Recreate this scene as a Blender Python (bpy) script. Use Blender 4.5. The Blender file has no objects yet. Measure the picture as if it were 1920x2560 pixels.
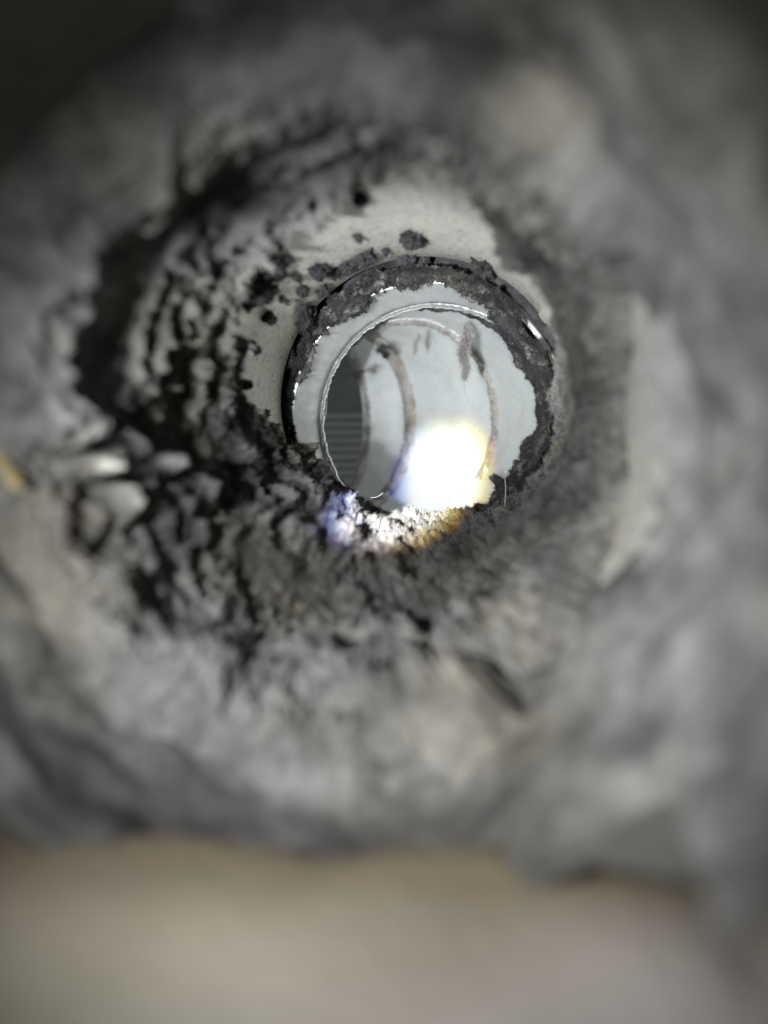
import bpy, math, random
import numpy as np
from mathutils import Vector, Matrix
random.seed(4)
rng = np.random.default_rng(7)
S = bpy.context.scene
C = S.collection
rad = math.radians

# ------------------------------------------------------------------ camera
F = 1923.0                       # focal length in photograph pixels (1920 x 2560)
CAM = np.array([0.023, 0.0, 0.0072])
PSI, PHI = rad(7.63), rad(9.33)  # yaw to the left, pitch down, against the duct axis (+Y)
cR = np.array([math.cos(PSI), math.sin(PSI), 0.0])
cF = np.array([-math.sin(PSI)*math.cos(PHI), math.cos(PSI)*math.cos(PHI), -math.sin(PHI)])
cU = np.cross(cR, cF)
cam_d = bpy.data.cameras.new('camera')
cam = bpy.data.objects.new('camera', cam_d); C.objects.link(cam)
cam.matrix_world = Matrix(((cR[0], cU[0], -cF[0], CAM[0]), (cR[1], cU[1], -cF[1], CAM[1]),
                           (cR[2], cU[2], -cF[2], CAM[2]), (0, 0, 0, 1)))
cam_d.sensor_fit = 'VERTICAL'
cam_d.lens = 6.9
cam_d.sensor_height = 6.9*2560/F
cam_d.clip_start = 0.002; cam_d.clip_end = 20
cam_d.dof.use_dof = True
cam_d.dof.focus_distance = 0.285
cam_d.dof.aperture_fstop = 6.9/4.2
S.camera = cam

# ------------------------------------------------------------------ world and lamps
W = bpy.data.worlds.new('World'); S.world = W; W.use_nodes = True
W.node_tree.nodes['Background'].inputs[0].default_value = (0.80, 0.80, 0.78, 1)
W.node_tree.nodes['Background'].inputs[1].default_value = 0.12
S.view_settings.view_transform = 'Standard'; S.view_settings.look = 'None'
S.view_settings.exposure = 0.0; S.view_settings.gamma = 1.0
S.cycles.use_denoising = True
S.cycles.max_bounces = 6; S.cycles.diffuse_bounces = 4; S.cycles.glossy_bounces = 3
S.cycles.sample_clamp_indirect = 4.0

def at(px, py, depth):
    """world point seen at photograph pixel (px, py) at a distance 'depth' along the view axis"""
    return CAM + cF*depth + cR*((px-960)/F*depth) - cU*((py-1280)/F*depth)
def proj(P):
    d = P - CAM
    z = np.maximum(d @ cF, 1e-4)
    return 960 + F*(d @ cR)/z, 1280 - F*(d @ cU)/z

FLASH = np.array([-0.025, 0.000, -0.008])
def spot(name, loc, aim, power, angle, blend, color, size):
    l = bpy.data.lights.new(name, 'SPOT'); l.energy = power; l.spot_size = rad(angle); l.spot_blend = blend
    l.color = color; l.shadow_soft_size = size
    o = bpy.data.objects.new(name, l); C.objects.link(o); o.location = Vector(loc)
    o.rotation_euler = (Vector(aim)-Vector(loc)).to_track_quat('-Z', 'Y').to_euler()
    return o
spot('flash_lamp', FLASH+np.array([.002, 0, .020]), (0.034, 0.190, -0.034), 1.08, 80, 1.0, (0.97, 0.99, 1.0), 0.0035)
spot('flash_core', FLASH, at(1200, 840, 0.40), 8.0, 29, 1.0, (0.95, 0.99, 1.0), 0.0035)
# the lens of the torch throws a bright squarish patch with colour fringes
beam = spot('flash_beam', FLASH+np.array([.008, 0, .022]), at(1105, 1228, 0.40), 20, 30, 0.3, (1, 1, 1), 0.002)
def setup_beam(l):
    l.use_nodes = True
    nt = l.node_tree; n = nt.nodes; L = nt.links
    em = [x for x in n if x.type == 'EMISSION'][0]
    tc = n.new('ShaderNodeTexCoord'); sx = n.new('ShaderNodeSeparateXYZ'); L.new(tc.outputs['Normal'], sx.inputs[0])
    def M(op, a, b=None):
        m = n.new('ShaderNodeMath'); m.operation = op
        for i, v in enumerate((a, b)):
            if v is None: continue
            if isinstance(v, (int, float)): m.inputs[i].default_value = v
            else: L.new(v, m.inputs[i])
        return m.outputs[0]
    az = M('ABSOLUTE', sx.outputs[2])
    x = M('DIVIDE', sx.outputs[0], az); y = M('DIVIDE', sx.outputs[1], az)
    comb = n.new('ShaderNodeCombineColor')
    for i, (dx, dy, hw, hh) in enumerate(((0.006, 0.002, 0.069, 0.094), (0.0035, 0.002, 0.068, 0.093), (-0.005, -0.001, 0.066, 0.091))):
        ax = M('POWER', M('DIVIDE', M('ABSOLUTE', M('SUBTRACT', x, dx)), hw), 2.5)
        ay = M('POWER', M('DIVIDE', M('ABSOLUTE', M('SUBTRACT', y, dy)), hh), 2.5)
        d = M('POWER', M('ADD', ax, ay), 1/2.5)
        mr = n.new('ShaderNodeMapRange'); mr.interpolation_type = 'SMOOTHSTEP'
        L.new(d, mr.inputs[0]); mr.inputs[1].default_value = 1.12; mr.inputs[2].default_value = 0.62
        L.new(mr.outputs[0], comb.inputs[i])
    L.new(comb.outputs[0], em.inputs[0])
setup_beam(beam.data)

# ------------------------------------------------------------------ noise
_P = rng.permutation(256).astype(np.int32); _P = np.concatenate([_P, _P, _P])
_G = rng.normal(size=(256, 3)).astype(np.float32); _G /= np.linalg.norm(_G, axis=1)[:, None]
def pn(x, y, z, seed=0):
    """gradient noise, about -0.8..0.8"""
    x = x + seed*17.31; y = y - seed*9.17; z = z + seed*5.73
    xi = np.floor(x); yi = np.floor(y); zi = np.floor(z)
    fx = (x-xi).astype(np.float32); fy = (y-yi).astype(np.float32); fz = (z-zi).astype(np.float32)
    xi = xi.astype(np.int32) & 255; yi = yi.astype(np.int32) & 255; zi = zi.astype(np.int32) & 255
    u = fx*fx*fx*(fx*(fx*6-15)+10); v = fy*fy*fy*(fy*(fy*6-15)+10); w = fz*fz*fz*(fz*(fz*6-15)+10)
    def g(i, j, k):
        h = _P[_P[_P[xi+i]+yi+j]+zi+k]
        q = _G[h]
        return q[..., 0]*(fx-i) + q[..., 1]*(fy-j) + q[..., 2]*(fz-k)
    a = g(0,0,0)*(1-u)+g(1,0,0)*u; b = g(0,1,0)*(1-u)+g(1,1,0)*u
    c = g(0,0,1)*(1-u)+g(1,0,1)*u; d = g(0,1,1)*(1-u)+g(1,1,1)*u
    return 1.5*((a*(1-v)+b*v)*(1-w)+(c*(1-v)+d*v)*w)
def worley(x, y, z, seed=0):
    """distance to the nearest cell point, 0..about 1"""
    xi = np.floor(x).astype(np.int32); yi = np.floor(y).astype(np.int32); zi = np.floor(z).astype(np.int32)
    fx = (x-xi).astype(np.float32); fy = (y-yi).astype(np.float32); fz = (z-zi).astype(np.float32)
    best = np.full(x.shape, 9., np.float32)
    for i in (-1, 0, 1):
        for j in (-1, 0, 1):
            for k in (-1, 0, 1):
                h = _P[_P[_P[(xi+i+seed) & 255]+((yi+j) & 255)]+((zi+k) & 255)]
                o = _J[h]
                dx = i+o[:, 0]-fx; dy = j+o[:, 1]-fy; dz = k+o[:, 2]-fz
                best = np.minimum(best, dx*dx+dy*dy+dz*dz)
    return np.sqrt(best)
_J = rng.random((256, 3)).astype(np.float32)
def cell_web(x, y, z, seed, w):
    """network of thin crests along the borders between cells, 0..1"""
    xi = np.floor(x).astype(np.int32); yi = np.floor(y).astype(np.int32); zi = np.floor(z).astype(np.int32)
    fx = (x-xi).astype(np.float32); fy = (y-yi).astype(np.float32); fz = (z-zi).astype(np.float32)
    b1_ = np.full(x.shape, 9., np.float32); b2_ = b1_.copy()
    for i in (-1, 0, 1):
        for j in (-1, 0, 1):
            for k in (-1, 0, 1):
                h = _P[_P[_P[(xi+i+seed) & 255]+((yi+j) & 255)]+((zi+k) & 255)]
                o = _J[h]
                d = (i+o[:, 0]-fx)**2 + (j+o[:, 1]-fy)**2 + (k+o[:, 2]-fz)**2
                b2_ = np.minimum(b2_, np.maximum(b1_, d)); b1_ = np.minimum(b1_, d)
    return np.clip(1-(np.sqrt(b2_)-np.sqrt(b1_))/w, 0, 1)
def sm(a, b, x):
    t = np.clip((x-a)/(b-a), 0, 1); return t*t*(3-2*t)
def blobs(px, py, lst):
    """greatest of 1 - distance / radius over circles (px, py, rx[, ry, tilt])"""
    f = np.full(px.shape, -3.0)
    for c in lst:
        rx = c[2]; ry = c[3] if len(c) > 3 else rx; t = rad(c[4]) if len(c) > 4 else 0
        dx = px-c[0]; dy = py-c[1]
        u = (dx*math.cos(t)+dy*math.sin(t))/rx; v = (-dx*math.sin(t)+dy*math.cos(t))/ry
        f = np.maximum(f, 1-np.sqrt(u*u+v*v))
    return f

# ------------------------------------------------------------------ helpers
def link(name, me, m=None, parent=None):
    o = bpy.data.objects.new(name, me); C.objects.link(o)
    if m: me.materials.append(m)
    if parent: o.parent = parent
    return o
def empty(name, label, cat, group=None, loc=(0, 0, 0)):
    o = bpy.data.objects.new(name, None); C.objects.link(o); o.location = loc; o.empty_display_size = .01
    o['label'] = label; o['category'] = cat
    if group: o['group'] = group
    return o
def tag(o, label, cat, group=None, kind=None):
    o['label'] = label; o['category'] = cat
    if group: o['group'] = group
    if kind: o['kind'] = kind
    return o
def mesh_np(name, V, Q, smooth=True):
    me = bpy.data.meshes.new(name)
    V = np.asarray(V, dtype=np.float32); Q = np.asarray(Q, dtype=np.int32); k = Q.shape[1]
    me.vertices.add(len(V)); me.vertices.foreach_set('co', V.ravel())
    me.loops.add(Q.size); me.loops.foreach_set('vertex_index', Q.ravel())
    me.polygons.add(len(Q)); me.polygons.foreach_set('loop_start', np.arange(0, Q.size, k, dtype=np.int32))
    me.polygons.foreach_set('use_smooth', np.full(len(Q), smooth))
    me.update(calc_edges=True)
    return me
def grid_faces(nr, nt, wrap=True):
    i = np.arange(nr-1)[:, None]; j = np.arange(nt if wrap else nt-1)[None, :]
    jn = (j+1) % nt
    return np.stack([i*nt+j, i*nt+jn, (i+1)*nt+jn, (i+1)*nt+j], -1).reshape(-1, 4)
def compact(V, Q):
    used = np.zeros(len(V), bool); used[Q.ravel()] = True
    idx = np.cumsum(used)-1
    return V[used], idx[Q], used
def attr(me, name, vals):
    a = me.attributes.new(name, 'FLOAT', 'POINT'); a.data.foreach_set('value', np.asarray(vals, dtype=np.float32))
def lathe(frames, prof, nt=160):
    """sweep: prof = list of (frame_index, inward offset, forward offset); frames = list of (centre, right, up, forward, radius)"""
    t = np.linspace(0, 2*np.pi, nt, endpoint=False)
    rows = []
    for fi, off, fwd in prof:
        c, r, u, f, R = frames[fi]
        rr = R-off
        rows.append(c + f*fwd + np.cos(t)[:, None]*r*rr + np.sin(t)[:, None]*u*rr)
    V = np.concatenate(rows); return V, grid_faces(len(prof), nt)

# ------------------------------------------------------------------ materials
def mat(name):
    m = bpy.data.materials.new(name); m.use_nodes = True
    nt = m.node_tree; b = nt.nodes['Principled BSDF']
    return m, nt, b
def tex(nt, scale, detail=4, rough=.6, kind='ShaderNodeTexNoise', stretch=None):
    tc = nt.nodes.new('ShaderNodeTexCoord'); t = nt.nodes.new(kind)
    src = tc.outputs['Object']
    if stretch:
        mp = nt.nodes.new('ShaderNodeMapping'); mp.inputs['Scale'].default_value = stretch
        nt.links.new(src, mp.inputs[0]); src = mp.outputs[0]
    nt.links.new(src, t.inputs['Vector']); t.inputs['Scale'].default_value = scale
    if kind == 'ShaderNodeTexNoise':
        t.inputs['Detail'].default_value = detail; t.inputs['Roughness'].default_value = rough
    return t
def ramp(nt, src, stops):
    r = nt.nodes.new('ShaderNodeValToRGB'); nt.links.new(src, r.inputs[0])
    e = r.color_ramp.elements
    while len(e) > 1: e.remove(e[-1])
    e[0].position = stops[0][0]; e[0].color = (*stops[0][1], 1)
    for p, c in stops[1:]:
        x = e.new(p); x.color = (*c, 1)
    return r.outputs[0]
def bump(nt, b, src, dist, strength=1.0):
    bp = nt.nodes.new('ShaderNodeBump'); bp.inputs['Distance'].default_value = dist; bp.inputs['Strength'].default_value = strength
    nt.links.new(src, bp.inputs['Height']); nt.links.new(bp.outputs[0], b.inputs['Normal'])
def mix(nt, fac, a, c, mode='MIX'):
    m = nt.nodes.new('ShaderNodeMix'); m.data_type = 'RGBA'; m.blend_type = mode
    for s, v in ((m.inputs[0], fac), (m.inputs[6], a), (m.inputs[7], c)):
        if isinstance(v, bpy.types.NodeSocket): nt.links.new(v, s)
        elif isinstance(v, tuple): s.default_value = (*v, 1)
        else: s.default_value = v
    return m.outputs[2]

def lint_mat(name, light, dark, use_attr=True):
    m, nt, b = mat(name)
    n1 = tex(nt, 90, 6, .65); n2 = tex(nt, 1500, 3, .7); n3 = tex(nt, 28, 3, .5)
    col = ramp(nt, n1.outputs[0], [(.37, dark), (.62, light)])
    tint = ramp(nt, n3.outputs[0], [(.35, (1.03, 1.0, .90)), (.5, (1, 1, 1)), (.66, (.985, .98, 1.035))])
    col = mix(nt, 1.0, col, tint, 'MULTIPLY')
    fine = ramp(nt, n2.outputs[0], [(.3, (.6, .6, .6)), (.7, (1.3, 1.3, 1.3))])
    col = mix(nt, 1.0, col, fine, 'MULTIPLY')
    if use_attr:
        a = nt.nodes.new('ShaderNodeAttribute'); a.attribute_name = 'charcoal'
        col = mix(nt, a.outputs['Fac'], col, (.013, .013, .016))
    nt.links.new(col, b.inputs['Base Color'])
    b.inputs['Roughness'].default_value = 1.0; b.inputs['Specular IOR Level'].default_value = .05
    b.inputs['Sheen Weight'].default_value = .03; b.inputs['Sheen Roughness'].default_value = .6
    bump(nt, b, n2.outputs[0], .0004, .8)
    return m
M_lint = lint_mat('grey_lint', (.31, .302, .287), (.115, .110, .106))
M_dark = lint_mat('charcoal_lint', (.060, .057, .060), (.018, .017, .019), False)
M_brown = lint_mat('brownish_lint', (.40, .38, .365), (.22, .205, .195), False)

def metal_mat(name, base, metallic, rough, dust, dust_scale, thresh, bumpd):
    m, nt, b = mat(name)
    n1 = tex(nt, 60, 5, .6); n2 = tex(nt, dust_scale, 4, .7); n3 = tex(nt, 500, 2, .5, stretch=(1, .15, 1))
    c = ramp(nt, n1.outputs[0], [(.3, tuple(x*.80 for x in base)), (.48, tuple(x*.93 for x in base)), (.7, base)])
    d = ramp(nt, n2.outputs[0], [(thresh-.05, (1, 1, 1)), (thresh+.05, (0, 0, 0))])
    col = mix(nt, d, c, dust)
    nt.links.new(col, b.inputs['Base Color'])
    b.inputs['Metallic'].default_value = metallic
    r = ramp(nt, n3.outputs[0], [(.3, (rough-.08,)*3), (.7, (rough+.12,)*3)])
    nt.links.new(r, b.inputs['Roughness'])
    bump(nt, b, n2.outputs[0], bumpd, .5)
    return m
M_galv = metal_mat('dusty_galvanised_steel', (.90, .89, .80), .12, .36, (.30, .29, .25), 620, .41, .0004)
M_elbow = metal_mat('pale_elbow_steel', (.72, .745, .75), .25, .42, (.36, .35, .34), 1100, .37, .00012)
M_crimp = metal_mat('polished_collar_edge', (.82, .84, .84), .75, .24, (.5, .5, .5), 700, .28, .00005)
M_outer = metal_mat('dull_sleeve_steel', (.12, .12, .112), .0, .8, (.09, .088, .078), 60, .45, .0004)

# ------------------------------------------------------------------ the straight duct
X = np.array([1., 0, 0]); Y = np.array([0, 1., 0]); Z = np.array([0, 0, 1.])
R1 = .050; Y0 = .1085; Y1 = .276
def fr(y, R, c=(0, 0)): return (np.array([c[0], y, c[1]]), X, Z, Y, R)
duct = empty('duct_pipe', 'round galvanised steel duct lined with lint, seen from its mouth', 'duct', loc=(0, Y0, 0))
def child(name, V, Q, m, parent, smooth=True):
    me = mesh_np(name, V-np.array(parent.location), Q, smooth)
    return link(name, me, m, parent)
fs = [fr(Y0, R1), fr(Y1-.008, R1), fr(Y1, R1)]
V, Q = lathe(fs, [(0, 0, .001), (0, 0, .01), (1, 0, -.06), (1, 0, 0), (1, -.0006, .003), (1, -.0022, .006), (2, -.0035, 0), (2, -.0035, .012),
                  (2, -.006, .012), (0, -.006, .02), (0, -.0025, .012), (0, -.0025, .001)])
child('pipe_wall', V, Q, M_galv, duct)
V, Q = lathe(fs, [(0, .0002, .003), (0, .0003, .0012), (0, .0001, .0003), (0, -.0006, 0), (0, -.0016, .0002), (0, -.0020, .0012), (0, -.002, .003)])
child('rolled_rim', V, Q, M_outer, duct)
# longitudinal lock seam
V = []; 
t0 = rad(36)
for y in np.linspace(Y0+.004, Y1-.01, 40):
    for dt, off in ((-.045, -.0002), (-.038, .0006), (.0, .0008), (.038, .0006), (.045, -.0002)):
        V.append(((R1-off)*math.cos(t0+dt), y, (R1-off)*math.sin(t0+dt)))
child('lock_seam', np.array(V), grid_faces(40, 5, False), M_galv, duct)

# outer sleeve nearest the lens
sleeve = empty('wall_sleeve', 'blurred wider sleeve of dull steel around the duct mouth', 'sleeve', loc=(0, 0, 0))
fs2 = [fr(.080, .056), fr(.118, .056)]
V, Q = lathe(fs2, [(0, 0, 0), (0, 0, .01), (1, 0, -.01), (1, 0, 0), (1, .0035, .001), (1, .0035, .004), (1, -.002, .004), (0, -.002, 0), (0, 0, 0)])
_a = np.degrees(np.arctan2(V[:, 2], V[:, 0])); _k = (np.abs(V[:, 1]-.080) < 1e-6)
V[:, 1] = np.where(_k, np.interp(_a, [-180, -150, -130, -52, -28, 0, 180], [.045, .055, .08, .08, .050, .045, .045]), V[:, 1])
child('sleeve_wall', V, Q, M_outer, sleeve)

# ------------------------------------------------------------------ collar and elbow
# centre line worked out in the horizontal plane of the camera axis direction, then placed in the world
def CP(xc, zc, py=1054):
    return at(960+xc/zc*F, py, zc)
fh = cF*math.cos(rad(0)) ; eU = None
_dir = (CP(0, .4)-CP(0, .3)); _dir /= np.linalg.norm(_dir)     # level forward of the elbow
eR = cR; eF = _dir; eU = np.cross(eR, eF); eU /= np.linalg.norm(eU)
RE = .048
def ring(xc, zc, a, R=RE):
    c = CP(xc, zc); a = rad(a)
    f = eF*math.cos(a) - eR*math.sin(a); r = eR*math.cos(a) + eF*math.sin(a)
    return (c, r, eU, f, R)
def mitre(fr_, half):       # ring cut at a mitre: wider across than the pipe by 1/cos(half)
    c, r, u, f, R = fr_
    return (c, r/math.cos(rad(half)), u, f, R)
G0 = ring(.0150, .276, -5, .0483)
G1 = ring(.0213, .318, 3, .0478)
GA = mitre(ring(.0123, .363, 25), 10)
GB = mitre(ring(-.0154, .4005, 51), 12)
GC = ring(-.0316, .408, 64)
elbow = empty('duct_elbow', 'pale segmented steel elbow turning left beyond the lint ring, with a torch glare in it', 'duct elbow', loc=tuple(G1[0]))
def gore(fa, fb, name, m=M_elbow, n=12, sh=None):
    V = []; t = np.linspace(0, 2*np.pi, 160, endpoint=False)
    for k in range(n):
        s = k/(n-1); c = fa[0]*(1-s)+fb[0]*s; r = fa[1]*(1-s)+fb[1]*s; u = fa[2]; R = fa[4]*(1-s)+fb[4]*s
        R = R + .0012*(abs(2*s-1)**8)*(-1)     # edges rolled slightly inwards
        V.append(c + np.cos(t)[:, None]*r*R + np.sin(t)[:, None]*u*R)
    return child(name, np.concatenate(V), grid_faces(n, 160), m, elbow)
gore(G1, GA, 'gore'); gore(GA, GB, 'gore'); gore(GB, GC, 'gore')
def bead(f, offs, w, h, m, name='bead', parent=None, nt=200):
    prof = []
    for k in range(9):
        a = math.pi*k/8
        prof.append((0, offs + h*math.sin(a), -w*math.cos(a)))
    V, Q = lathe([f], prof, nt)
    return child(name, V, Q, m, parent or elbow)
for f in (GA, GB):
    c, r, u, ff, R = f
    bead((c-ff*.0018, r, u, ff, R), .0006, .0016, .0018, M_elbow)
    bead((c+ff*.0026, r, u, ff, R), .0006, .0013, .0012, M_elbow)
bead(GC, -.0002, .0020, .0018, M_elbow)
V, Q = lathe([GC], [(0, 0, 0), (0, -.002, .001), (0, -.01, .001), (0, -.03, .0015), (0, -.03, .004)])
child('outlet_flange', V, Q, M_elbow, elbow)
collar = empty('crimped_collar', 'clean grey steel collar with a glinting crimped edge inside the lint ring', 'collar', loc=tuple(G0[0]))
fs3 = [G0, G1]
nt = 480; t = np.linspace(0, 2*np.pi, nt, endpoint=False); rows = []
crn = pn(np.cos(t)*14, np.sin(t)*14, t*0, 3)
for k in range(16):
    s = k/15; c = G0[0]*(1-s)+G1[0]*s; r = G0[1]*(1-s)+G1[1]*s; u = G0[2]; R = G0[4]*(1-s)+G1[4]*s
    R = R + .00012*np.sin(t*46)*sm(.0, .9, s)*0.5*(1-sm(.9, 1, s)) + .0004*crn*s
    rows.append(c + np.cos(t)[:, None]*r*R[:, None] + np.sin(t)[:, None]*u*R[:, None])
child('collar_wall', np.concatenate(rows), grid_faces(16, nt), M_elbow, collar)
V, Q = lathe([G0], [(0, 0, 0), (0, -.0012, -.0004), (0, -.0022, .001), (0, -.0022, .006)], 240)
child('collar_lip', V, Q, M_elbow, collar)
rows = []
for k in range(11):     # the crimped, shiny edge bead
    a = math.pi*k/10
    rr = G1[4] - .0004 - .0015*math.sin(a)*(1+.30*pn(np.cos(t)*45, np.sin(t)*45, t*0, 5) + .3*crn)
    rows.append(G1[0] - G1[3]*(.0022*math.cos(a)) + np.cos(t)[:, None]*G1[1]*rr[:, None] + np.sin(t)[:, None]*G1[2]*rr[:, None])
child('crimped_edge', np.concatenate(rows), grid_faces(11, nt), M_crimp, collar)
# ledge that closes the gap between pipe end and collar
V, Q = lathe([fr(Y1+.006, .0560)], [(0, 0, 0), (0, .003, .0005), (0, .012, .002), (0, .012, .004), (0, 0, .004)])
V, Q = lathe([fr(Y1+.006, .0560)], [(0, 0, -.004), (0, 0, 0), (0, .0045, .0005), (0, .0075, .001), (0, .0075, .003), (0, -.001, .003), (0, -.001, -.004)])
child('end_ledge', V, Q, M_dark, duct)

# ------------------------------------------------------------------ grooved panel beyond the elbow outlet
m, nt_, b = mat('grey_panel_paint')
n1 = tex(nt_, 40, 5, .6)
nt_.links.new(ramp(nt_, n1.outputs[0], [(.3, (.34, .38, .40)), (.7, (.52, .57, .58))]), b.inputs['Base Color'])
b.inputs['Roughness'].default_value = .6; b.inputs['Metallic'].default_value = .2
M_panel = m
M_rib, _, b = mat('rib_shading_tone'); b.inputs['Base Color'].default_value = (.80, .84, .85, 1); b.inputs['Roughness'].default_value = .5  # ribs coloured paler than the plate, so shading contrast is put into colour
pc = at(850, 1054, .53)
panel = empty('grooved_panel', 'dark grey panel with horizontal grooves seen through the elbow outlet at left', 'panel', loc=tuple(pc))
pn_ = eF*math.cos(rad(20)) - eR*math.sin(rad(20)); pr_ = eR*math.cos(rad(20)) + eF*math.sin(rad(20))
def box(c, r, u, f, hx, hz, hy):
    V = []
    for sx in (-1, 1):
        for su in (-1, 1):
            for sf in (-1, 1): V.append(c + r*hx*sx + u*hz*su + f*hy*sf)
    Q = [(0, 1, 3, 2), (4, 6, 7, 5), (0, 4, 5, 1), (2, 3, 7, 6), (0, 2, 6, 4), (1, 5, 7, 3)]
    return np.array(V), np.array(Q)
V, Q = box(pc, pr_, eU, pn_, .14, .12, .002); child('panel_plate', V, Q, M_panel, panel, False)
for k in range(22):
    zz = (.004 - k*.0056)
    # rounded rib
    prof = [(-.0019, 0), (-.0013, .0016), (0, .0024), (.0013, .0016), (.0019, 0)]
    V = []
    for sx in (-.13, -.0 + .045):
        for a, h in prof: V.append(pc - pn_*(.002+h) + pr_*sx + eU*(zz+a))
    o = child('rib', np.array(V), np.array([(i, i+1, i+6, i+5) for i in range(4)]), M_rib, panel)

# ------------------------------------------------------------------ lint
VTOT = []
def lint_sheet(name, label, base, inward, along, shape, height, m, keep=-.0006, along_amt=None, charcoal=None, cat='lint'):
    """base/inward/along: (n,3) arrays; height (n,) above the metal"""
    V = base + inward*height[:, None]
    if along_amt is not None: V = V + along*along_amt[:, None]
    Q = grid_faces(*shape)
    hq = height[Q]; Q = Q[hq.max(1) > keep]
    V, Q, used = compact(V, Q)
    me = mesh_np(name, V, Q)
    attr(me, 'charcoal', charcoal[used] if charcoal is not None else np.zeros(len(V)))
    o = link(name, me, m); tag(o, label, cat, kind='stuff')
    VTOT.append((V, Q))
    return o, V, Q
def fuzz(name, label, V, Q, n, lmin, lmax, m, centre_fn, width=.00006, cat='lint', zone=None):
    c = V[Q[:, 0]]
    if zone is not None:
        idx = np.nonzero(zone(c))[0]
    else: idx = np.arange(len(Q))
    idx = rng.choice(idx, n)
    a = V[Q[idx, 0]]; b_ = V[Q[idx, 2]]; w = rng.random(n)[:, None]
    p = a*w + b_*(1-w)
    nrm = np.cross(V[Q[idx, 2]]-V[Q[idx, 0]], V[Q[idx, 3]]-V[Q[idx, 1]]); nrm /= np.linalg.norm(nrm, axis=1)[:, None]+1e-12
    tow = centre_fn(p)-p; s = np.sign((nrm*tow).sum(1))[:, None]; nrm = nrm*s
    d = nrm + rng.normal(size=(n, 3))*.75; d /= np.linalg.norm(d, axis=1)[:, None]
    L = (lmin + (lmax-lmin)*rng.random(n)**2)[:, None]
    sd = np.cross(d, rng.normal(size=(n, 3))); sd /= np.linalg.norm(sd, axis=1)[:, None]
    tip = p + d*L + rng.normal(size=(n, 3))*L*.3
    VV = np.stack([p-sd*width, p+sd*width, tip], 1).reshape(-1, 3)
    T = np.arange(n*3).reshape(-1, 3)
    me = mesh_np(name, VV, T, False); attr(me, 'charcoal', np.zeros(len(VV)))
    o = link(name, me, m); tag(o, label, cat, kind='stuff'); return o

# --- lining of the straight duct
NT, NR = 1150, 640
inv = np.linspace(1/(Y1+.004), 1/(Y0-.0065), NR); yy = 1/inv
TH, YY = np.meshgrid(np.linspace(0, 2*np.pi, NT, endpoint=False), yy); th = TH.ravel(); y = YY.ravel()
cx, cz = np.cos(th), np.sin(th)
RB = R1 + .0056*sm(Y0+.001, Y0-.006, y)
base = np.stack([cx*RB, y, cz*RB], 1); inw = np.stack([-cx, 0*y, -cz], 1); alg = np.tile(Y, (len(y), 1))
ppx, ppy = proj(base)
x_, z_ = base[:, 0], base[:, 2]
wx = pn(x_*45, y*45, z_*45, 1); wy = pn(x_*45, y*45, z_*45, 2); wz = pn(x_*45, y*45, z_*45, 3)
wx2 = pn(x_*160, y*160, z_*160, 4); wy2 = pn(x_*160, y*160, z_*160, 5)
def ridged(n, k, p): return np.clip(1-np.abs(n)*k, 0, 1)**p
left = sm(-.30, .35, -cx)*sm(-.92, -.60, cz)                  # how much of a left wall this is
bottom = sm(.35, .95, -cz)
yr = y + .0065*wy + .0030*wy2; 
r1 = ridged(pn(x_*17+.5*wx, yr*90, z_*17+.5*wz, 6), 3.4, 2.2)
r2 = ridged(pn(x_*32+.7*wx, yr*250, z_*32+.7*wz, 7), 3.2, 1.8)
r3 = ridged(pn(x_*80+wx2, yr*520, z_*80, 8), 3.0, 1.5)
gate = sm(-.35, .35, pn(x_*40, y*30, z_*40, 9))
sa = lambda n, e=.012: np.sqrt(n*n+e)-math.sqrt(e)
b1 = sa(pn(x_*75+wx, y*75+wy, z_*75+wz, 10))
b2 = sa(pn(x_*190+wx2, y*190+wy2, z_*190, 11))
b3 = pn(x_*480, y*480, z_*480, 12); b4 = pn(x_*1100, y*1100, z_*1100, 13)
big = pn(x_*22, y*22, z_*22, 14)
wq = .0035
q1 = np.clip(1-worley((x_+wq*wx)*115, (y+wq*wy)*115, (z_+wq*wz)*115, 1)**2*2.3, 0, 1)**.85
q2 = np.clip(1-worley((x_+.001*wx2)*290, (y+.001*wy2)*290, z_*290, 2)**2*2.3, 0, 1)**.85
q3 = np.clip(1-worley(x_*640, y*640, z_*640, 3)**2*2.0, 0, 1)**.85
ws = .006; yw = y + .0050*wy + .0022*wy2
w1_ = cell_web((x_+ws*wx)*34, yw*80, (z_+ws*wz)*34, 11, .30)
w2_ = cell_web((x_+ws*wx+.001*wx2)*72, yw*170, (z_+ws*wz)*72, 12, .34)
w3_ = cell_web((x_+.001*wx2)*190, yw*380, z_*190, 13, .42)
web = .0070*w1_**1.3*(.5+.5*gate) + .0042*w2_**1.3*(.4+.6*gate) + .0015*w3_ + .0022*r1
web = web*(.6+.4*sm(.115, .165, y))
q0 = np.clip(1-worley((x_+wq*wx)*58, (y+wq*wy)*58, (z_+wq*wz)*58, 9)**2*1.9, 0, 1)**.85
hL = .0004 + web + .0006*q3 + .0005*q2
yf = .45+.55*sm(.120, .190, y)
hB = .0010 + .0050*big + .0066*q0 + .0046*q1*(.6+.6*gate)*yf + .0024*q2 + .0011*q3 + .0004*b4 + .0005*b4
hR = .0006 + .0034*big + .0020*q0 + .0036*q1*gate + .0017*q2 + .0007*q3
h = hR*(1-bottom) + hB*bottom
h = h*(1-left) + hL*left + .0006*b3 + .0004*b4 + .00012*rng.normal(size=len(y))
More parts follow.
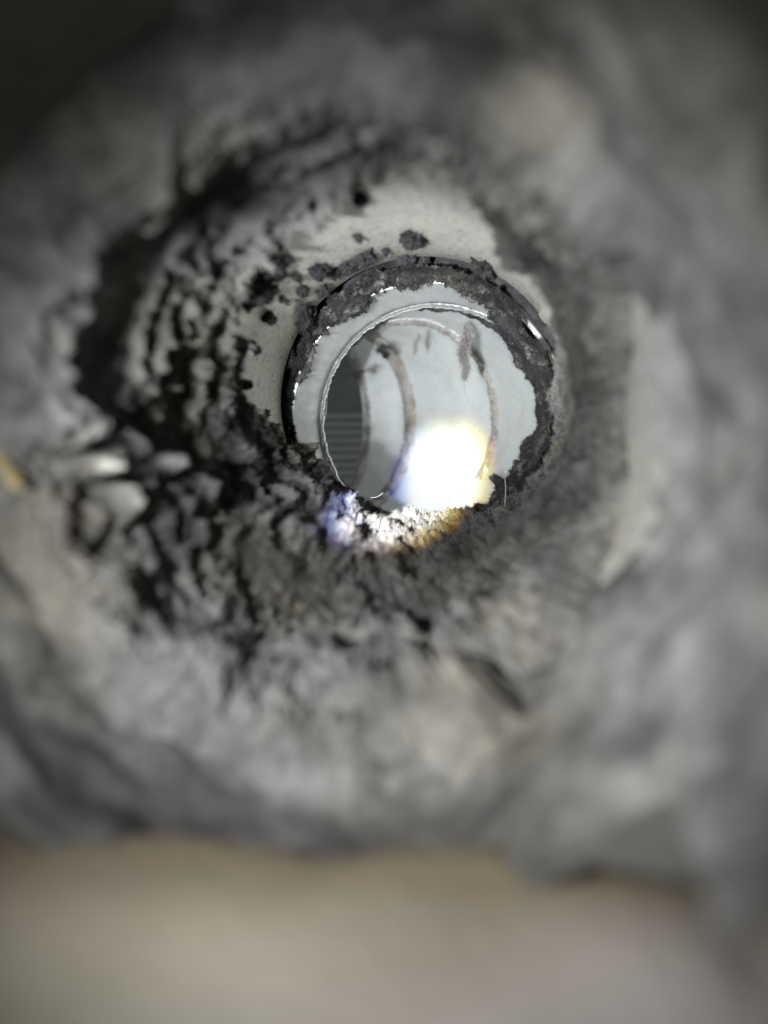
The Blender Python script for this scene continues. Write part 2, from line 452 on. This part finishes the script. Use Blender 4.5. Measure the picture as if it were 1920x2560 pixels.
# lumps that stand far out of the left wall low down
lump = blobs(ppx, ppy, [(205, 1130, 60, 95, 20), (305, 1180, 42, 70), (420, 1260, 55, 95, -15), (60, 1060, 90, 110), (190, 1290, 75, 110),
                        (90, 1180, 70, 60)])
h += .0085*sm(0, .8, lump)*(.7+.6*b1*2)
mound = blobs(ppx, ppy, [(780, 1335, 190, 85, 20), (1090, 1340, 170, 60, -8), (620, 1420, 160, 70, 20), (930, 1420, 260, 80)])
h += .0035*sm(0, .7, mound)
# bare metal
bare = blobs(ppx, ppy, [(930, 580, 310, 190, -20), (765, 700, 260, 160, -45), (690, 820, 120, 80, -50), (1180, 640, 190, 100, 25), (1320, 740, 110, 60, 45),
                        (640, 930, 80, 110), (700, 1000, 40, 120), (1010, 510, 200, 90, 0), (1120, 560, 150, 110, 30),
                        (1390, 860, 40, 60, 0)])
bn = .8*pn(x_*55, y*55, z_*55, 20) + .6*pn(x_*200, y*200, z_*200, 21) + .45*pn(x_*600, y*600, z_*600, 22)
bm = sm(-.16, .34, bare*1.25 + bn*.36 + .04)
h = h*(1-bm)**1.3 - bm*.0022 - .0004*sm(.0, .2, bm)
near_bare = blobs(ppx, ppy, [(1655, 880, 80, 560, 2), (1610, 1380, 90, 330, 20), (1450, 1690, 220, 90, -45)])
nb = sm(-.2, .4, near_bare+bn*.12)
h += .0040*sm(Y0+.016, Y0+.001, y)*(1-.45*left)*(1-nb)
h = h - .0105*nb
h = np.where(y < Y0-.001, (h+.0004)*sm(Y0-.0065, Y0-.001, y)-.0004*0, h)
# thin out towards the far end of the pipe, except low down
end = sm(Y1-.012, Y1-.002, y)
h = h*(1-end*.75*(1-bottom)) - .001*end*(1-bottom)
al = .0022*left*(w1_*gate) + .35*bottom*(1-left)*(.0046*q1+.0017*q2) 
char_shade = np.clip(.75*sm(.225, .262, y)*sm(-.1, .6, cz+.55*cx+.2)*(1-bottom) + .55*sm(-.1, .4, pn(x_*35, y*35, z_*35, 30))*sm(.2, .8, cz), 0, .85)
char_shade = np.maximum(char_shade, .58*left*sm(.11, .15, y)*(1-.6*bottom))  # left wall toned darker, standing in for the weak light there
char_shade = np.maximum(char_shade, .72*sm(.190, .240, y)*sm(.0, .5, cx)*sm(.5, -.2, cz))
o1, V1, Q1 = lint_sheet('lint_lining', 'thick fluffy grey lint coating the inside of the straight duct', base, inw, alg, (NR, NT), h, M_lint, along_amt=-al, charcoal=char_shade)
axis_pt = lambda p: np.stack([0*p[:, 0], p[:, 1], 0*p[:, 2]], 1)
fuzz('lint_fuzz', 'fine loose fibres standing off the lint in the straight duct', V1, Q1, 420000, .0004, .0017, M_lint, axis_pt, width=.00007, zone=lambda c: c[:, 1] > .16)
del base, inw, alg, TH, YY

# --- ring of charcoal lint over the joint and onto the collar / elbow mouth
NT2, NR2 = 1100, 170
th = np.linspace(0, 2*np.pi, NT2, endpoint=False)
# path: pipe end -> ledge -> collar -> into the first gore
def circ(f, R=None):
    c, r, u, ff, RR = f; R = RR if R is None else R
    return c + np.cos(th)[:, None]*r*R + np.sin(th)[:, None]*u*R
k0 = circ(fr(Y1-.005, R1+.0002)); k1 = circ(G0, .0500); k2 = circ(G0, .0484); k3 = circ(G1); k4 = circ(GA)*.45+circ(G1)*.55
nr = [26, 8, 76, 60]
rows = []
for (a, b_), n in zip(((k0, k1), (k1, k2), (k2, k3), (k3, k4)), nr):
    for s in np.linspace(0, 1, n, endpoint=False): rows.append(a*(1-s)+b_*s)
NR2 = len(rows); B = np.concatenate(rows)
sgrid = np.repeat(np.arange(NR2), NT2)
inw = np.stack([-np.tile(np.cos(th), NR2)]*3, 1)*G0[1] + np.stack([-np.tile(np.sin(th), NR2)]*3, 1)*eU
inw = inw - .25*eF; inw /= np.linalg.norm(inw, axis=1)[:, None]
ppx, ppy = proj(B); x_, y_, z_ = B.T
tc_ = np.tile(np.cos(th), NR2); ts_ = np.tile(np.sin(th), NR2)
n1 = pn(x_*80, y_*80, z_*80, 40); n2 = pn(x_*220, y_*220, z_*220, 41); n3 = pn(x_*600, y_*600, z_*600, 42); n4 = pn(x_*1400, y_*1400, z_*1400, 43)
# extent (in grid rows) of the lint as a function of angle
deg = np.degrees(np.tile(th, NR2))
ext_d = np.array([0, 14, 24, 36, 50, 62, 75, 90, 105, 120, 135, 150, 165, 180, 192, 200, 208, 215, 230, 245, 260, 275, 290, 302, 315, 325, 335, 345, 360])
ext_v = np.array([112, 100, 128, 124, 100, 52, 33, 30, 38, 42, 38, 34, 26, 26, 34, 46, 64, 84, 112, 122, 122, 112, 104, 108, 140, 146, 122, 126, 112])
ext = np.interp(deg, ext_d, ext_v)
ds = (ext - sgrid) + 16*n1 + 14*n2 + 9*n3
m_ = sm(-3, 12, ds)
thick = np.interp(deg, [0, 40, 90, 150, 180, 220, 270, 310, 345, 360], [.0032, .0040, .0018, .0012, .0016, .0040, .0050, .0070, .0048, .0032])
w1 = np.sqrt(np.clip(1-worley(x_*260, y_*260, z_*260, 5)**2*1.15, 0, 1)); w2 = np.sqrt(np.clip(1-worley(x_*620, y_*620, z_*620, 6)**2*1.15, 0, 1))
h2 = m_*(.0026*w1*sm(.0015, .004, thick) + .0011*w2 + .8*thick*(.55+.9*np.abs(n1)*1.6) + .0006*n3 + .0004*n4 + .0008 + .0002*rng.normal(size=len(n3))) - .0006
hole = blobs(ppx, ppy, [(1190, 745, 60, 14, 12), (1045, 716, 50, 10, -5)])
h2 = np.where(hole+.4*n3 > .1, -.001, h2)
g = sgrid.astype(float)
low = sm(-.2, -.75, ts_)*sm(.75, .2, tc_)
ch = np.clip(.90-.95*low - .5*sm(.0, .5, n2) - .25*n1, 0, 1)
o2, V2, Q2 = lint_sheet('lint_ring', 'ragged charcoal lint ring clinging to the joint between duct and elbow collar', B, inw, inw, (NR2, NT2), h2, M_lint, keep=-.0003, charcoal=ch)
oc = G1[0]
fz = fuzz('lint_ring_fuzz', 'short fibres fringing the charcoal lint ring', V2, Q2, 170000, .0004, .0018, M_dark, lambda p: np.tile(oc, (len(p), 1)), width=.0001)

# --- lint on the seams of the elbow
def seam_lint(name, label, f, off, w0, thk, m, dens, seed, fz=9000, fwd=0.0):
    c, r, u, ff, R = f; n_t = 700; n_r = 26
    t = np.linspace(0, 2*np.pi, n_t, endpoint=False)
    s = np.linspace(-1, 1, n_r)
    T, SS = np.meshgrid(t, s); T = T.ravel(); SS = SS.ravel()
    rr = R-off
    Bp = c + ff*fwd + np.cos(T)[:, None]*r*rr + np.sin(T)[:, None]*u*rr + ff*(SS*w0)[:, None]
    iw = -(np.cos(T)[:, None]*r + np.sin(T)[:, None]*u); iw /= np.linalg.norm(iw, axis=1)[:, None]
    a = pn(*(Bp*180).T, seed); b_ = pn(*(Bp*700).T, seed+1); d_ = pn(*(Bp*60).T, seed+2)
    dn = np.interp(np.degrees(T), [0, 45, 90, 135, 180, 225, 270, 315, 360], dens)
    h = (thk*np.sqrt(np.clip(1-SS*SS, 0, 1))*(dn + .9*a + .9*d_) + .0006*b_) - .0006
    o, V, Q = lint_sheet(name, label, Bp, iw, iw, (n_r, n_t), h, m, keep=-.0001)
    if fz: fuzz(name+'_fuzz', 'fibres on the '+label[:60], V, Q, fz, .0003, .0012, m, lambda p: np.tile(c, (len(p), 1)), width=.00004)
seam_lint('seam_lint', 'brownish lint line along the first elbow seam, right of the glare', GA, .0020, .0032, .0013, M_brown, [1.0, 1.0, 1.5, 1, 1, 1, .8, .7, 1.0], 50, fwd=-.001)
seam_lint('seam_lint', 'brownish lint band along the second elbow seam, left of the glare', GB, .0020, .0046, .0017, M_brown, [1.2, 1.4, 1.3, 1, 1, 1, 1, .9, 1.2], 60, fwd=-.001)
seam_lint('seam_lint', 'thin lint line at the outlet edge beside the grooved panel', GC, .0016, .0020, .0013, M_brown, [.8, 1.2, 1.6, 1, 1, 1, 1.3, 1.4, .8], 70, fwd=-.002)
seam_lint('seam_lint', 'dark lint hanging along the crimped collar edge at the top', (G1[0], G1[1], G1[2], G1[3], G1[4]), .0008, .0016, .0020, M_dark, [1.0, 1.1, .75, .1, -.3, .5, 1, 1, 1.], 80, fwd=.0036)

# ------------------------------------------------------------------ separate clumps on the bare metal
def hit_duct(px, py, R=R1):
    d = cF + cR*((px-960)/F) - cU*((py-1280)/F)
    a = d[0]**2+d[2]**2; b_ = 2*(CAM[0]*d[0]+CAM[2]*d[2]); c = CAM[0]**2+CAM[2]**2-R*R
    t = (-b_+math.sqrt(b_*b_-4*a*c))/(2*a); return CAM + d*t
def sphere(nu=40, nv=26):
    a = np.linspace(0, np.pi, nv)[:, None]; b_ = np.linspace(0, 2*np.pi, nu, endpoint=False)[None, :]
    V = np.stack([np.sin(a)*np.cos(b_), np.sin(a)*np.sin(b_), np.cos(a)*np.ones_like(b_)], -1).reshape(-1, 3)
    return V, grid_faces(nv, nu)
def clump(px, py, rx, ry, tilt, label, seed, m=M_dark, hgt=.0026):
    p = hit_duct(px, py); rad_ = np.array([-p[0], 0, -p[2]]); rad_ /= np.linalg.norm(rad_)
    tang = np.cross(rad_, Y); dep = (p-CAM) @ cF
    k = dep/F
    # size on the wall: across = tangential, along the pipe stretched by the grazing view
    d = (p-CAM)/np.linalg.norm(p-CAM); graz = abs(d @ rad_)
    V, Q = sphere(56, 36)
    n = 1 + .55*pn(*(V*1.6).T, seed) + .45*pn(*(V*4).T, seed+1) + .25*pn(*(V*11).T, seed+2)
    V = V*n[:, None]
    ct, st = math.cos(rad(tilt)), math.sin(rad(tilt))
    A = tang*ct + Y*st/max(graz, .3)*.8; Bv = -tang*st + Y*ct/max(graz, .3)*.8
    P = p + V[:, :1]*A*rx*k + V[:, 1:2]*Bv*ry*k + V[:, 2:]*rad_*hgt + rad_*hgt*.25
    root = empty('lint_clump', label, 'lint clump', 'lint clumps on the bare metal', tuple(p))
    child('clump_body', P, Q, m, root)
    # fringe
    n_ = 700; idx = rng.integers(0, len(P), n_); b0 = P[idx]; dd = b0-p; dd /= np.linalg.norm(dd, axis=1)[:, None]+1e-9
    dd = dd + rng.normal(size=(n_, 3))*.5; L = (.0003+.0008*rng.random(n_)**2)[:, None]
    sd = np.cross(dd, rng.normal(size=(n_, 3))); sd /= np.linalg.norm(sd, axis=1)[:, None]
    VV = np.stack([b0-sd*.00005, b0+sd*.00005, b0+dd*L], 1).reshape(-1, 3)
    o = child('fringe', VV, np.arange(n_*3).reshape(-1, 3), m, root, False); o['kind'] = 'stuff'
clumps = [
 (1030, 592, 27, 30, 10, 'round dark lint clump high on the bare metal above the joint'),
 (1018, 642, 22, 12, 10, 'small dark lint clump just under the round clump'),
 (1060, 646, 12, 9, 0, 'tiny dark lint speck right of the small clump under the round one'),
 (905, 640, 32, 18, -25, 'wide ragged dark lint clump in the middle of the bare metal'),
 (868, 662, 24, 16, -20, 'ragged dark lint clump touching the left end of the wide one'),
 (797, 672, 20, 24, 0, 'upright oval dark lint clump left of the ragged pair'),
 (834, 680, 13, 14, 0, 'little dark lint clump between the upright oval and the ragged pair'),
 (808, 722, 19, 13, -10, 'low oval dark lint clump below the upright oval one'),
 (752, 724, 14, 15, 0, 'small round dark lint clump left of the low oval one'),
 (706, 748, 7, 8, 0, 'tiniest dark lint speck at the lower left of the bare metal'),
 (676, 668, 34, 34, 0, 'large black lint clump at the left edge of the bare metal'),
 (632, 606, 18, 15, 0, 'left one of two small black clumps above the large black clump'),
 (684, 606, 14, 13, 0, 'right one of two small black clumps above the large black clump'),
 (632, 730, 40, 32, 30, 'big black clump below the large one at the left edge'),
 (762, 802, 24, 50, 40, 'long slanting dark clump just outside the joint at upper left'),
 (1212, 668, 26, 34, -15, 'upright dark clump on the joint right of the top'),
 (1035, 668, 34, 16, 0, 'flat dark clump lying on the joint at its top'),
 (900, 488, 14, 16, 0, 'blurred dark clump at the upper edge of the bare metal'),
 (716, 640, 8, 9, 0, 'small dark fleck just right of the large black clump at the left edge'),
 (738, 690, 9, 8, 20, 'small dark fleck between the large black clump and the upright oval'),
 (668, 792, 13, 18, 30, 'mid-sized dark clump below the tiniest speck, on the left strip of bare metal'),
 (622, 868, 15, 22, 10, 'tall dark clump halfway down the left strip of bare metal'),
 (602, 960, 14, 20, 0, 'lowest dark clump on the left strip of bare metal'),
 (962, 622, 8, 6, 0, 'tiny dark fleck between the round clump and the wide ragged one'),
 (893, 586, 9, 5, 30, 'small dark speck above the wide ragged clump'),
]
for i, (a, b_, rx, ry, tl, lab) in enumerate(clumps): clump(a, b_, rx, ry, tl, lab, 100+i*3, hgt=.0011+.00004*max(rx, ry))

# ------------------------------------------------------------------ loose fibres and hanging tufts
def tube(pts, r, n=6):
    pts = np.array(pts); m_ = len(pts); V = []
    for i in range(m_):
        t = pts[min(i+1, m_-1)]-pts[max(i-1, 0)]; t /= np.linalg.norm(t)
        a = np.cross(t, [.3, .5, .8]); a /= np.linalg.norm(a); b_ = np.cross(t, a)
        rr = r*(1 if 0 < i < m_-1 else .4)
        for k in range(n):
            an = 2*math.pi*k/n; V.append(pts[i] + a*rr*math.cos(an) + b_*rr*math.sin(an))
    return np.array(V), grid_faces(m_, n)
def spline(P, n=40):
    P = np.array(P, float); out = []
    Pp = np.vstack([2*P[0]-P[1], P, 2*P[-1]-P[-2]])
    for i in range(1, len(Pp)-2):
        p0, p1, p2, p3 = Pp[i-1:i+3]
        for t in np.linspace(0, 1, n//(len(P)-1), endpoint=False):
            out.append(.5*((2*p1)+(-p0+p2)*t+(2*p0-5*p1+4*p2-p3)*t*t+(-p0+3*p1-3*p2+p3)*t**3))
    out.append(Pp[-2]); return np.array(out)
m, nt_, b = mat('pale_hair'); b.inputs['Base Color'].default_value = (.72, .70, .66, 1); b.inputs['Roughness'].default_value = .5; M_hair = m
def hair(pts, label, r=.00009):
    P = spline([at(*p) for p in pts]); V, Q = tube(P, r); o = P[0]
    me = mesh_np('hair_fibre', V-o, Q); ob = link('hair_fibre', me, M_hair); ob.location = tuple(o)
    tag(ob, label, 'fibre', 'loose hairs in the duct')
hair([(872, 1218, .300), (892, 1236, .297), (915, 1243, .294), (940, 1243, .294), (958, 1232, .298)], 'pale curved hair at the lower left of the elbow mouth beside the glare', .00012)
hair([(800, 1154, .298), (812, 1152, .296), (822, 1160, .296), (826, 1170, .3)], 'short bent hair on the left lint edge of the elbow mouth', .0001)
hair([(818, 990, .312), (816, 1020, .308), (812, 1050, .310)], 'thin upright hair at the left side of the collar edge', .00007)
hair([(1262, 1190, .262), (1264, 1225, .258), (1262, 1260, .256), (1259, 1290, .258)], 'thin straight hair standing before the lint at lower right', .00008)
hair([(640, 1120, .23), (655, 1080, .235), (668, 1100, .232), (690, 1160, .235), (712, 1210, .245)], 'long looping hair over the left lint wall', .00006)
hair([(1028, 1120, .39), (1042, 1121, .388), (1060, 1116, .39)], 'tiny dark hair above the glare in the elbow', .00006)
def tuft(top, bot, wpx, n, label, m, seed):
    r_ = np.random.default_rng(seed); T0 = at(*top); B0 = at(*bot); L = B0-T0; k = top[2]/F
    VV = []
    for i in range(n):
        s = r_.random()**.8; wid = wpx*k*(math.sin(math.pi*min(1, .18+s*.82))**.7+.08)
        c = T0+L*s + cR*r_.normal()*wid*.42 + cF*r_.normal()*wid*.42 + cR*wid*.35*math.sin(s*9)
        d = L/np.linalg.norm(L)*.6 + r_.normal(size=3)*.6; ln = .0005+.0017*r_.random()
        sd = np.cross(d, r_.normal(size=3)); sd /= np.linalg.norm(sd); w_ = .00011
        VV += [c-sd*w_, c+sd*w_, c+d*ln]
    VV = np.array(VV); root = empty('lint_tuft', label, 'lint tuft', 'lint tufts hanging in the elbow', tuple(T0))
    o = child('fluff', VV, np.arange(len(VV)).reshape(-1, 3), m, root, False); o['kind'] = 'stuff'
    V, Q = tube(spline([T0, T0+L*.35+cR*.0005, T0+L*.7-cR*.0004, B0, B0+L*.28+cR*.0004]), .00009); child('strand', V, Q, m, root)
tuft((1162, 806, .322), (1160, 945, .325), 17, 4200, 'long brownish lint tuft hanging from the top right of the collar edge', M_brown, 1)
tuft((1048, 832, .345), (1034, 882, .346), 9, 500, 'thin wisp of lint hanging near the top of the elbow', M_brown, 2)
tuft((952, 858, .37), (962, 892, .37), 20, 900, 'dark lint tuft at the upper end of the second elbow seam', M_dark, 3)
tuft((895, 925, .36), (885, 945, .36), 16, 700, 'small dark tuft above the grooved panel', M_dark, 4)

# ------------------------------------------------------------------ sleeve lint (very blurred)
NT3, NR3 = 420, 110
TH, YY = np.meshgrid(np.linspace(0, 2*np.pi, NT3, endpoint=False), 1/np.linspace(1/.117, 1/.052, NR3)); th = TH.ravel(); y = YY.ravel()
cx, cz = np.cos(th), np.sin(th); RS = .0558
base = np.stack([cx*RS, y, cz*RS], 1); inw = np.stack([-cx, 0*y, -cz], 1)
a = pn(*(base*38).T, 91); b_ = np.abs(pn(*(base*90).T, 92)); c_ = pn(*(base*260).T, 93)
cov = np.interp(np.degrees(th), [0, 40, 80, 120, 180, 215, 240, 300, 330, 360], [1, .9, .6, -1.7, -.9, .6, .5, 1.4, 1.3, 1])
h = .0034*cov + .0042*a*(.3+cov.clip(0)) + .0040*b_ + .0009*c_ - .0006
h -= .02*sm(.083, .077, y)*sm(-.60, -.75, cz)
h = h*.8 + .003*sm(.085, .11, y)
ch = np.clip(.45*sm(-.1, .5, pn(*(base*25).T, 95)) + .6*sm(-.6, -.85, cz)*sm(.104, .094, y), 0, .8)
lint_sheet('sleeve_lint', 'blurred patchy grey lint on the near sleeve around the duct mouth', base, inw, inw, (NR3, NT3), h, M_lint, charcoal=ch)

# ------------------------------------------------------------------ masonry sill in front
m, nt_, b = mat('plaster_sill')
n1 = tex(nt_, 14, 3, .5); n2 = tex(nt_, 400, 4, .7)
gx = nt_.nodes.new('ShaderNodeSeparateXYZ'); nt_.links.new(n1.inputs[0].links[0].from_socket, gx.inputs[0])
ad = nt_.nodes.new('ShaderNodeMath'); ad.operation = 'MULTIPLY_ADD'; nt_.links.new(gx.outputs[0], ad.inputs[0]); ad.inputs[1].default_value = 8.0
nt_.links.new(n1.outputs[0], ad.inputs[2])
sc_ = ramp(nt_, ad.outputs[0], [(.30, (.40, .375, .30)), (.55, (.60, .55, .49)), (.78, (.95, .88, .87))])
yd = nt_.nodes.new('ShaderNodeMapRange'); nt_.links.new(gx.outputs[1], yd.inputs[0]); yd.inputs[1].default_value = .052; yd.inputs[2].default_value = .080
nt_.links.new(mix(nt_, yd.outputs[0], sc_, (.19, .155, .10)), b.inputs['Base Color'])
b.inputs['Roughness'].default_value = .95; bump(nt_, b, n2.outputs[0], .0006)
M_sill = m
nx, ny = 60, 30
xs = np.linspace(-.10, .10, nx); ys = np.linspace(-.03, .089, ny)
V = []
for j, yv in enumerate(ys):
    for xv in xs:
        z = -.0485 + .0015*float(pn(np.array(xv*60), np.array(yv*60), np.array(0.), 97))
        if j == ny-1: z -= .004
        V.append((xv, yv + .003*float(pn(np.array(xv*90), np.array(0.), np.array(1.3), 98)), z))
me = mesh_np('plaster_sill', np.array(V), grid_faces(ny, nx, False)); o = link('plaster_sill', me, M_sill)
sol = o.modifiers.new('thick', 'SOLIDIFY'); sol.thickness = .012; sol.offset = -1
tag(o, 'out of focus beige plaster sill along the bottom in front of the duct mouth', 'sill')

# ------------------------------------------------------------------ brass screw poking out at the left
m, nt_, b = mat('brass'); b.inputs['Base Color'].default_value = (.92, .80, .42, 1); b.inputs['Metallic'].default_value = .5; b.inputs['Roughness'].default_value = .35; M_brass = m
p0 = at(6, 1160, .112); p1 = at(52, 1228, .108)
screw = empty('brass_screw', 'small brass screw tip glinting at the far left edge', 'screw', loc=tuple(p0))
def along(p0, p1, prof, n=20):
    t = p1-p0; L = np.linalg.norm(t); t = t/L; a = np.cross(t, Z); a /= np.linalg.norm(a); b_ = np.cross(t, a); V = []
    an = np.linspace(0, 2*np.pi, n, endpoint=False)
    for s, r in prof: V.append(p0 + t*L*s + np.cos(an)[:, None]*a*r + np.sin(an)[:, None]*b_*r)
    return np.concatenate(V), grid_faces(len(prof), n)
V, Q = along(p0, p1, [(-.6, .0006), (.7, .0006), (1.0, .00005)]); child('shank', V, Q, M_brass, screw)
pr = [(-.55+i*.055, .0006 if i % 2 else .0009) for i in range(23)]
V, Q = along(p0, p1, pr); child('thread', V, Q, M_brass, screw)
